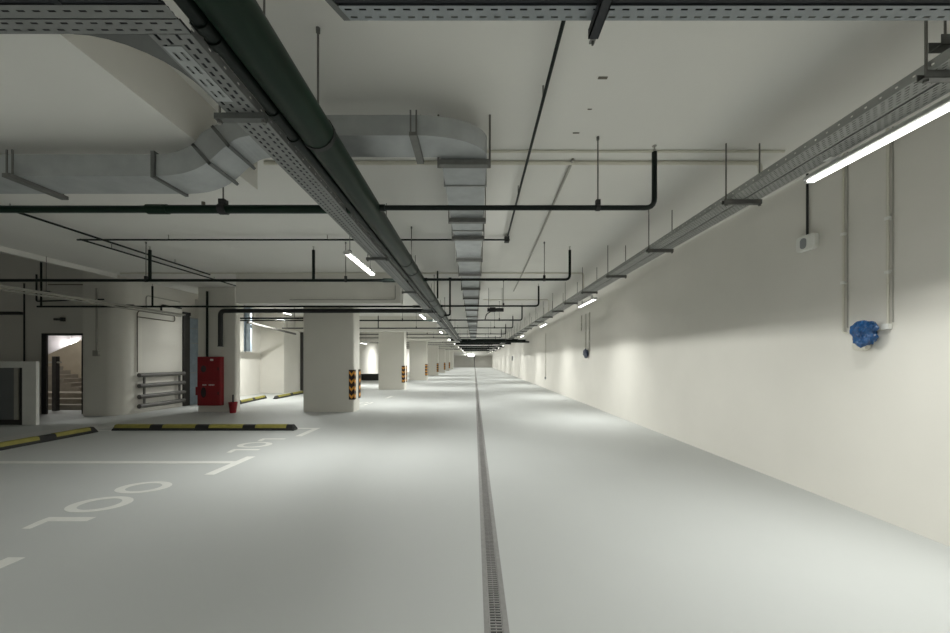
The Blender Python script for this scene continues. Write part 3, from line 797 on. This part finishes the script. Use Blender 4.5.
# ------------------------------------------------------------------ right wall fittings
t = thing('wall_speaker', (XW - .04, 4.12, Z(1.29)), 'white wall box with grey oval grille hanging on the right wall', 'speaker')
def yz_round(y0, y1, z0, z1, r, n=5):
    pts = []
    for (cy, cz, a0) in ((y1 - r, z1 - r, 0), (y0 + r, z1 - r, 90), (y0 + r, z0 + r, 180), (y1 - r, z0 + r, 270)):
        for k in range(n + 1):
            a = math.radians(a0 + 90 * k / n); pts.append((cy + r * cos(a), cz + r * sin(a)))
    return pts
MB().prism(yz_round(3.995, 4.225, Z(1.255), Z(1.43), .035), XW - .06, XW - .001, axis='x').build('box', M_WHITE, t, bevel=.008)
MB().prism(yz_round(4.09, 4.165, Z(1.28), Z(1.40), .035), XW - .066, XW - .058, axis='x').build('grille', M_GREYP, t)
pipe_thing('speaker_cable', [(XW - .02, 4.12, Z(1.43)), (XW - .02, 4.12, ZC)], .012, M_BLACK, 'black cable dropping to the white wall box', 'cable', rad=.06)
def wall_run(y, z0, z1, label, turn=None, r=.011):
    tt = thing('wall_conduit', (XW - .02, y, z0), label, 'conduit', 'conduits on the right wall')
    pts = [(XW - .018, y, z1), (XW - .018, y, z0)]
    if turn is not None: pts.append((XW - .018, turn, z0 - .012))
    MB().tube(rnd(pts, .03), r, 8).build('conduit', M_CONDUIT, tt, smooth=True)
    MB().tube([(XW - .006, y - .03, z1), (XW - .006, y - .03, z0 + .05)], .006, 6).build('shadow_strip', M_GREYC, tt, smooth=True)  # grey tube stands in for the conduit's shadow on the wall
    for q in (.28, .55):
        z = z0 + (z1 - z0) * q
        MB().box(XW - .034, XW - .0005, y - .018, y + .018, z - .014, z + .014).build('clip', M_WHITE, tt)
    return tt
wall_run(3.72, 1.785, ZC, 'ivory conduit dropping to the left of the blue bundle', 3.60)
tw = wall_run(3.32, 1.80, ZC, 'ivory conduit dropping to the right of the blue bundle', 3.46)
MB().box(XW - .035, XW - .0005, 3.30, 3.36, 1.79, 1.84).build('elbow_box', M_WHITE, tw)
# crumpled blue bag
t = thing('bagged_detector', (XW - .07, 3.47, 1.66), 'crumpled blue plastic bag wrapped over a detector on the right wall', 'detector')
bm = bmesh.new()
bmesh.ops.create_icosphere(bm, subdivisions=4, radius=1.0)
from mathutils import noise as mn
for v in bm.verts:
    p = v.co.copy()
    k = 1 + .30 * mn.noise(p * 1.7 + Vector((3, 1, 2))) + .17 * abs(mn.noise(p * 3.0)) + .12 * mn.noise(p * 9)
    p = p * k
    if p.y < -.45 and abs(p.z + .05) < .35: p.y += .30 * (1 - abs(p.z + .05) / .35)
    v.co = Vector((XW - .085 + p.x * .075, 3.455 + p.y * .102, 1.765 + p.z * .122))
me = bpy.data.meshes.new('bag'); bm.to_mesh(me); bm.free(); me.materials.append(M_BLUE)
me.transform(Matrix.Translation(-t.location))
o = bpy.data.objects.new('bag', me); COL.objects.link(o); o.parent = t
MB().prism(yz_round(3.47, 3.60, 1.60, 1.70, .04), XW - .06, XW - .001, axis='x').build('detector_base', M_CONDUIT, t, bevel=.01)
# farther drops
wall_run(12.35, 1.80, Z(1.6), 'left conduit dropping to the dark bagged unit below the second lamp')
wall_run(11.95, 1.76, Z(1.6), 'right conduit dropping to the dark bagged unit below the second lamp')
t = thing('bagged_detector', (XW - .05, 12.15, 1.62), 'small navy bagged unit on the right wall below the second lamp', 'detector')
bm = bmesh.new(); bmesh.ops.create_icosphere(bm, subdivisions=3, radius=1.0)
for v in bm.verts:
    p = v.co * (1 + .25 * mn.noise(v.co * 2.3))
    if p.z < -.3 and p.y > 0: p.z *= .6
    v.co = Vector((XW - .075 + p.x * .07, 12.15 + p.y * .2, 1.73 + p.z * .16)) - t.location
me = bpy.data.meshes.new('bag'); bm.to_mesh(me); bm.free(); me.materials.append(M_NAVY)
o = bpy.data.objects.new('bag', me); COL.objects.link(o); o.parent = t
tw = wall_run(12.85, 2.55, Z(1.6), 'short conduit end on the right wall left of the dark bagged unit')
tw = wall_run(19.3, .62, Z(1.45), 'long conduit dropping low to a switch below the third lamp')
t = thing('wall_switch', (XW - .02, 19.3, .5), 'small grey switch low on the right wall below the third lamp', 'switch')
MB().box(XW - .05, XW - .001, 19.22, 19.38, .5, .63).build('box', M_GREYP, t); MB().box(XW - .056, XW - .049, 19.27, 19.33, .54, .59).build('rocker', M_BLACK, t)
t = thing('wall_switch', (XW - .02, 36, 1.55), 'far grey box high on the right wall', 'switch')
MB().box(XW - .1, XW - .001, 35.6, 36.2, 1.5, 1.95).build('box', M_GREYP, t); MB().box(XW - .11, XW - .099, 35.7, 36.1, 1.58, 1.85).build('cover', M_STEEL, t)
tag(MB().tube([(0.0, YB - .06, 0), (0.0, YB - .06, Z(1.1))], .06, 8).build('wall_pipe', M_STEEL), 'dark vertical pipe in the middle of the far wall', 'pipe')

# ------------------------------------------------------------------ left side: pier, cabinet block, recess
n = 12; r_ = .36
pp = [(-10.58, 9.73)] + [(-9.60 - r_ + r_ * sin(a), 9.73 + r_ - r_ * cos(a)) for a in [pi / 2 * k / n for k in range(n + 1)]] + [(-9.60, 10.4), (-10.58, 10.4)]
struct('column', MB().prism(pp, 0, Z(3.0)), M_COLUMN, 'wide cream pier with a rounded corner right of the stair doorway', 'column', smooth=True)
struct('column', MB().box(-8.08, -6.96, 10.5, 10.72, 0, ZC, c=.03), M_COLUMN, 'cream pier carrying the red fire cabinet', 'column')
t = thing('fire_cabinet', (-7.72, 10.37, .2), 'tall red fire hose cabinet with two dark windows on a pier', 'cabinet')
MB().box(-8.06, -7.39, 10.26, 10.499, .2, 1.61).build('body', M_RED, t, bevel=.01)
for k, (z0, z1) in enumerate(((.22, .90), (.92, 1.59))):
    d = MB().box(-8.045, -7.405, 10.243, 10.262, z0, z1).build('door', M_RED, t, bevel=.006)
    zc_ = z0 + .36 if k == 0 else z0 + .34
    hw, hh_ = .075, (.15 if k == 0 else .10)
    w = MB().prism([(-7.87 + hw * cos(a) * (1 if abs(cos(a)) > .5 else .9), zc_ + hh_ * sin(a)) for a in [2 * pi * q / 20 for q in range(20)]], 10.236, 10.245, axis='y')
    w.build('window', M_GLASSDK, t)
    MB().box(-7.46, -7.435, 10.225, 10.245, z0 + .3, z0 + .38).build('handle', M_BLACK, t)
pl = MB()
for (x0, x1) in ((-7.90, -7.865), (-7.855, -7.83), (-7.82, -7.79), (-7.72, -7.69), (-7.68, -7.64), (-7.63, -7.59), (-7.58, -7.56)): pl.box(x0, x1, 10.238, 10.244, .78, .815)
pl.build('white_lettering', M_WHITE, t)
MB().box(-7.68, -7.59, 10.238, 10.244, 1.49, 1.545).build('white_plate', M_WHITE, t)
MB().box(-8.13, -8.06, 10.30, 10.42, .5, .74).build('side_box', M_RED, t)
for ch in t.children: ch.data.transform(Matrix.Translation((.09, 0, 0)) @ Matrix.Translation((0, 10.499 - 10.37, 0)) @ Matrix.Diagonal((1, .62, 1, 1)) @ Matrix.Translation((0, 10.37 - 10.499, 0)))
t = thing('fire_bucket', (-6.92, 10.32, 0), 'small red conical bucket on the floor beside the fire cabinet pier', 'bucket')
MB().lathe((-6.92, 10.32, 0), [(.075, 0), (.08, .02), (.115, .30), (.12, .31), (.10, .305), (.07, .05)], 18).build('bucket', M_RED, t, smooth=True)
MB().tube([(-6.92, 10.32, .05), (-6.92, 10.32, .52)], .02, 8).build('handle_rod', M_BLACK, t, smooth=True)
pipe_thing('riser_pipe', [(-7.72, 10.40, 1.60), (-7.72, 10.40, Z(2.0))], .032, M_BLACKP, 'black vertical riser standing on the red fire cabinet', 'pipe', n=10)
t = thing('vertical_duct', (-9.64, 12.3, 0), 'narrow galvanised vertical shaft between the heating register and the cabinet pier', 'duct')
MB().box(-9.745, -9.58, 12.12, 12.5, 0, 2.95).build('shaft', M_BLUEGREY, t)
for z in (2.95, 2.6, 2.1, 1.1): MB().box(-9.745, -9.56, 12.11, 12.52, z - .03, z).build('flange', M_GALV, t)
t = thing('dark_casing', (-9.64, 11.97, 0), 'dark vertical casing between the heating register and the galvanised shaft', 'cable riser')
MB().box(-9.745, -9.56, 11.84, 12.1, 0, 3.0).build('casing', M_DKDOOR, t)  # dark upright box filling the gap beyond the register wall
MB().box(-9.745, -9.53, 11.84, 12.1, 3.0, 3.1).build('head_box', M_BLACK, t)
# heating register
t = thing('heating_register', (-9.44, 11.1, .2), 'grey register of four stacked heating pipes beside the wide rounded pier', 'radiator')
zs = [.20, .47, .78, 1.08]
for z in zs: MB().tube([(-9.50, 10.2, z), (-9.50, 11.78, z)], .062, 14).build('heating_tube', M_REG, t, smooth=True)
for k in range(3):
    for y in (10.36, 11.6): MB().tube([(-9.50, y, zs[k]), (-9.50, y, zs[k + 1])], .03, 8).build('link', M_REG, t, smooth=True)
for z in (.20, 1.08):
    for y in (10.7, 11.4): MB().box(-9.599, -9.54, y - .015, y + .015, z - .015, z + .015).build('wall_bracket', M_REG, t)
t = thing('wall_loop', (-9.53, 10.8, 1.1), 'thin brown pipe loop on the wall above the heating register', 'pipe')
MB().tube(rnd([(-9.57, 10.22, 1.17), (-9.57, 10.22, 2.92), (-9.57, 11.5, 2.92), (-9.57, 11.5, 2.74), (-9.57, 10.22, 2.74)], .12), .014, 8).build('pipe', M_BROWNC, t, smooth=True)
# stair doorway
t = struct('door_1', MB().box(-12.10, -11.97, 10.06, 10.11, 0, 2.24).box(-10.98, -10.9, 10.06, 10.11, 0, 2.24).box(-12.1, -10.9, 10.06, 10.11, 2.2, 2.26), M_DKDOOR, 'dark steel frame of the stair doorway', 'door')
t = thing('staircase', (-13.5, 12, 0), 'concrete staircase seen through the dark framed doorway', 'stairs')
st = MB()
for k in range(3): st.box(-16.6, -11.0, 10.9 + .35 * k, 13.0, .15 * k, .15 * (k + 1))
st.build('entry_steps', M_STAIR, t)
st = MB()
for k in range(6): st.box(-16.6, -13.5 - .27 * k, 12.3, 13.0, .45 + .14 * k, .45 + .14 * (k + 1))
st.build('lower_flight', M_STAIR, t)
MB().prism([(-16.6, 0), (-12, 0), (-12, 3.25), (-15.75, 1.56), (-16.6, 1.17)], 13.0, 13.25, axis='y').build('upper_flight', M_BROWNW, t)
struct('wall_stair', MB().box(-16.99, -10.2, 15.0, 15.2, 0, Z(3.0)).box(-16.99, -16.8, 10.3, 15.0, 0, Z(3.0)).box(-10.45, -10.2, 10.4, 15.0, 0, Z(3.0)), M_LILAC)
t = thing('railing', (-12.4, 10.75, 0), 'dark metal railing inside the stair doorway', 'railing')
MB().box(-12.56, -12.44, 10.7, 10.8, 0, 1.62).build('post', M_DKDOOR, t)
MB().box(-13.9, -12.35, 10.72, 10.78, 1.42, 1.47).build('top_rail', M_GREYC, t)
t = thing('stair_lamp', (-15.2, 14.98, 2.3), 'lamp glowing on the stairwell wall at the top right of the doorway', 'lamp')
MB().box(-16.75, -16.25, 14.93, 14.999, 2.12, 2.32).build('lamp_housing', M_LAMPBODY, t)
MB().box(-16.72, -16.28, 14.91, 14.935, 2.14, 2.30).build('diffuser', M_LAMP, t)
lo = lamp_light('lamp_light', (-16.5, 14.88, 2.22), .2, .5, 5, 0, t)
lo.rotation_euler = (pi / 2, 0, 0)
t = thing('stair_lamp', (-13.6, 11.8, Z(2.7)), 'unseen lamp added above the doorway head to light the stair entry', 'lamp')
MB().box(-13.9, -13.3, 11.7, 11.9, Z(2.92), Z(3.0)).build('lamp_housing', M_LAMPBODY, t); MB().box(-13.88, -13.32, 11.72, 11.88, Z(2.905), Z(2.925)).build('diffuser', M_LAMP, t)  # out of sight, added to brighten the stairwell interior
lamp_light('lamp_light', (-13.6, 11.8, Z(2.89)), .15, 1.5, 30, 0, t)
t = thing('exit_luminaire', (-11.55, 10.05, 2.6), 'small dark emergency lamp on the wall above the stair doorway', 'lamp')
MB().box(-11.72, -11.5, 10.02, 10.099, 2.62, 2.68).build('casing', M_BLACK, t); MB().box(-11.5, -11.42, 9.99, 10.06, 2.59, 2.70).build('head', M_BLACK, t)
# white framed partition at the left edge
t = thing('framed_partition', (-11.3, 8.4, 0), 'white framed low partition with a dark panel at the left edge', 'partition')
fx0, fx1, fy = -13.6, -10.18, 8.36
f_ = MB()
f_.box(fx1 - .33, fx1, fy, fy + .07, 0, 1.48); f_.box(fx0, fx1 - .33, fy, fy + .07, 1.33, 1.48); f_.box(fx0, fx0 + .3, fy, fy + .07, 0, 1.33)
f_.build('frame', M_WHITE, t, bevel=.01)
MB().box(fx0 + .3, fx1 - .33, fy + .05, fy + .07, .05, 1.33).build('panel', M_PANEL, t)
MB().box(fx0 + .3, fx1 - .33, fy + .02, fy + .05, .0, .12).build('bottom_rail', M_DKDOOR, t)
MB().box(-10.72, -10.62, fy + .02, fy + .05, .12, 1.33).build('mullion', M_GREYC, t)
MB().box(fx1 - .40, fx1 - .33, fy + .01, fy + .06, .0, 1.33).build('jamb', M_DKDOOR, t)
# services over the left bay
t = thing('wall_tray', (-8.85, 8, Z(1.4)), 'pale pair of conduits slanting along the left edge below the ceiling', 'conduit')
for k, (x, h) in enumerate(((-8.80, 1.37), (-8.86, 1.33), (-8.74, 1.385))):
    MB().tube([(x, 5.0, Z(h)), (x - .02, 10.9, Z(h))], .018, 8).build('conduit', M_GREYC, t, smooth=True)
for y in (5.6, 7.4, 9.2): MB().box(-8.9, -8.7, y - .015, y + .015, Z(1.40), Z(1.43)).build('saddle', M_STEEL, t); 
for y in (5.6, 7.4): MB().tube([(-8.80, y, Z(1.42)), (-8.80, y, ZC)], .006, 6).build('rod', M_ROD, t)
pipe_thing('wall_pipe', [(-12.58, 10.06, 1.45), (-12.58, 10.06, 3.66)], .018, M_BLACK, 'black vertical pipe on the left wall above the white partition', 'pipe')
pipe_thing('wall_pipe', [(-12.2, 10.03, 3.9), (-12.2, 10.03, 3.15), (-10.0, 9.71, 3.15)], .02, M_BLACK, 'black pipe with a bend on the upper left wall', 'pipe')
pipe_thing('wall_pipe', [(-11.9, 10.05, 3.62), (-10.62, 10.05, 3.62), (-10.62, 10.05, 2.95)], .014, M_BROWNC, 'thin brown conduit high on the upper left wall', 'pipe')
t = thing('switch_drop', (-10.1, 9.71, 1.6), 'grey conduit with a switch box on the wide pier', 'switch')
MB().tube([(-10.18, 9.70, 1.75), (-10.18, 9.70, Z(1.95))], .02, 8).build('conduit', M_GREYC, t, smooth=True)
MB().box(-10.25, -10.11, 9.66, 9.729, 1.62, 1.77).build('box', M_GREYC, t)
t = thing('wall_bracket', (-13.2, 10.05, 2.8), 'dark horizontal bracket on the left wall at the photo edge', 'bracket')
MB().box(-14.5, -12.66, 10.0, 10.099, 2.78, 2.86).build('bar', M_DKDOOR, t)
t = thing('cable_drop', (-9.53, 11, 3.0), 'thin conduit and black bent pipe high above the heating register', 'conduit')
MB().tube(rnd([(-9.57, 10.5, 3.02), (-9.57, 10.5, 3.4), (-9.57, 11.7, 3.4)], .1), .014, 8).build('conduit', M_GREYC, t, smooth=True)
MB().tube(rnd([(-9.565, 11.0, 3.02), (-9.565, 11.0, 3.2), (-9.565, 11.75, 3.2)], .08), .022, 8).build('bent_pipe', M_BLACK, t, smooth=True)
# bright bay behind
t = thing('vertical_tray', (-8.35, 13, 1.9), 'blue grey vertical cable tray hanging in the bright bay', 'cable tray')
b = MB().box(-8.42, -8.18, 13.2, 13.23, Z(.33), ZC); b.box(-8.42, -8.40, 13.14, 13.2, Z(.33), ZC); b.box(-8.20, -8.18, 13.14, 13.2, Z(.33), ZC)
b.build('tray_body', M_BLUEGREY, t)
t = thing('bay_conduit', (-8.0, 12, Z(1.4)), 'pale conduit sloping away through the bright bay behind the fire cabinet', 'conduit')
MB().tube([(-8.03, 12.75, Z(1.35)), (-8.1, 16.3, Z(1.20))], .045, 8).build('conduit', M_REG, t, smooth=True)
for y in (12.9, 15.5): MB().tube([(-8.07, y, Z(1.35)), (-8.07, y, ZC)], .008, 6).build('rod', M_ROD, t)
t = thing('bay_pipe', (-7, 12.2, Z(1.43)), 'thin black pipe crossing the bright bay behind the fire cabinet', 'pipe')
MB().tube([(-7.93, 12.2, Z(1.43)), (-4.9, 12.2, Z(1.43))], .03, 8).build('pipe', M_BLACKP, t, smooth=True)
for x in (-7.8, -6.1): MB().tube([(x, 12.2, Z(1.45)), (x, 12.2, ZC)], .01, 6).build('rod', M_ROD, t)
pipe_thing('wall_pipe', [(-8.62, 18.0, 0), (-8.62, 18.0, 2.9)], .09, M_DKDOOR, 'dark vertical pipe in the bay just left of the first column', 'pipe')
# black crates far behind
t = thing('dark_crate', (-7.6, 26, 0), 'low dark crate on the floor seen between the first two columns', 'crate')
MB().box(-8.55, -6.9, 27.2, 28.2, .0, .42).build('body', M_DKDOOR, t, bevel=.03); MB().box(-8.57, -6.88, 27.18, 28.22, .42, .47).build('lid', M_BLACK, t, bevel=.01)
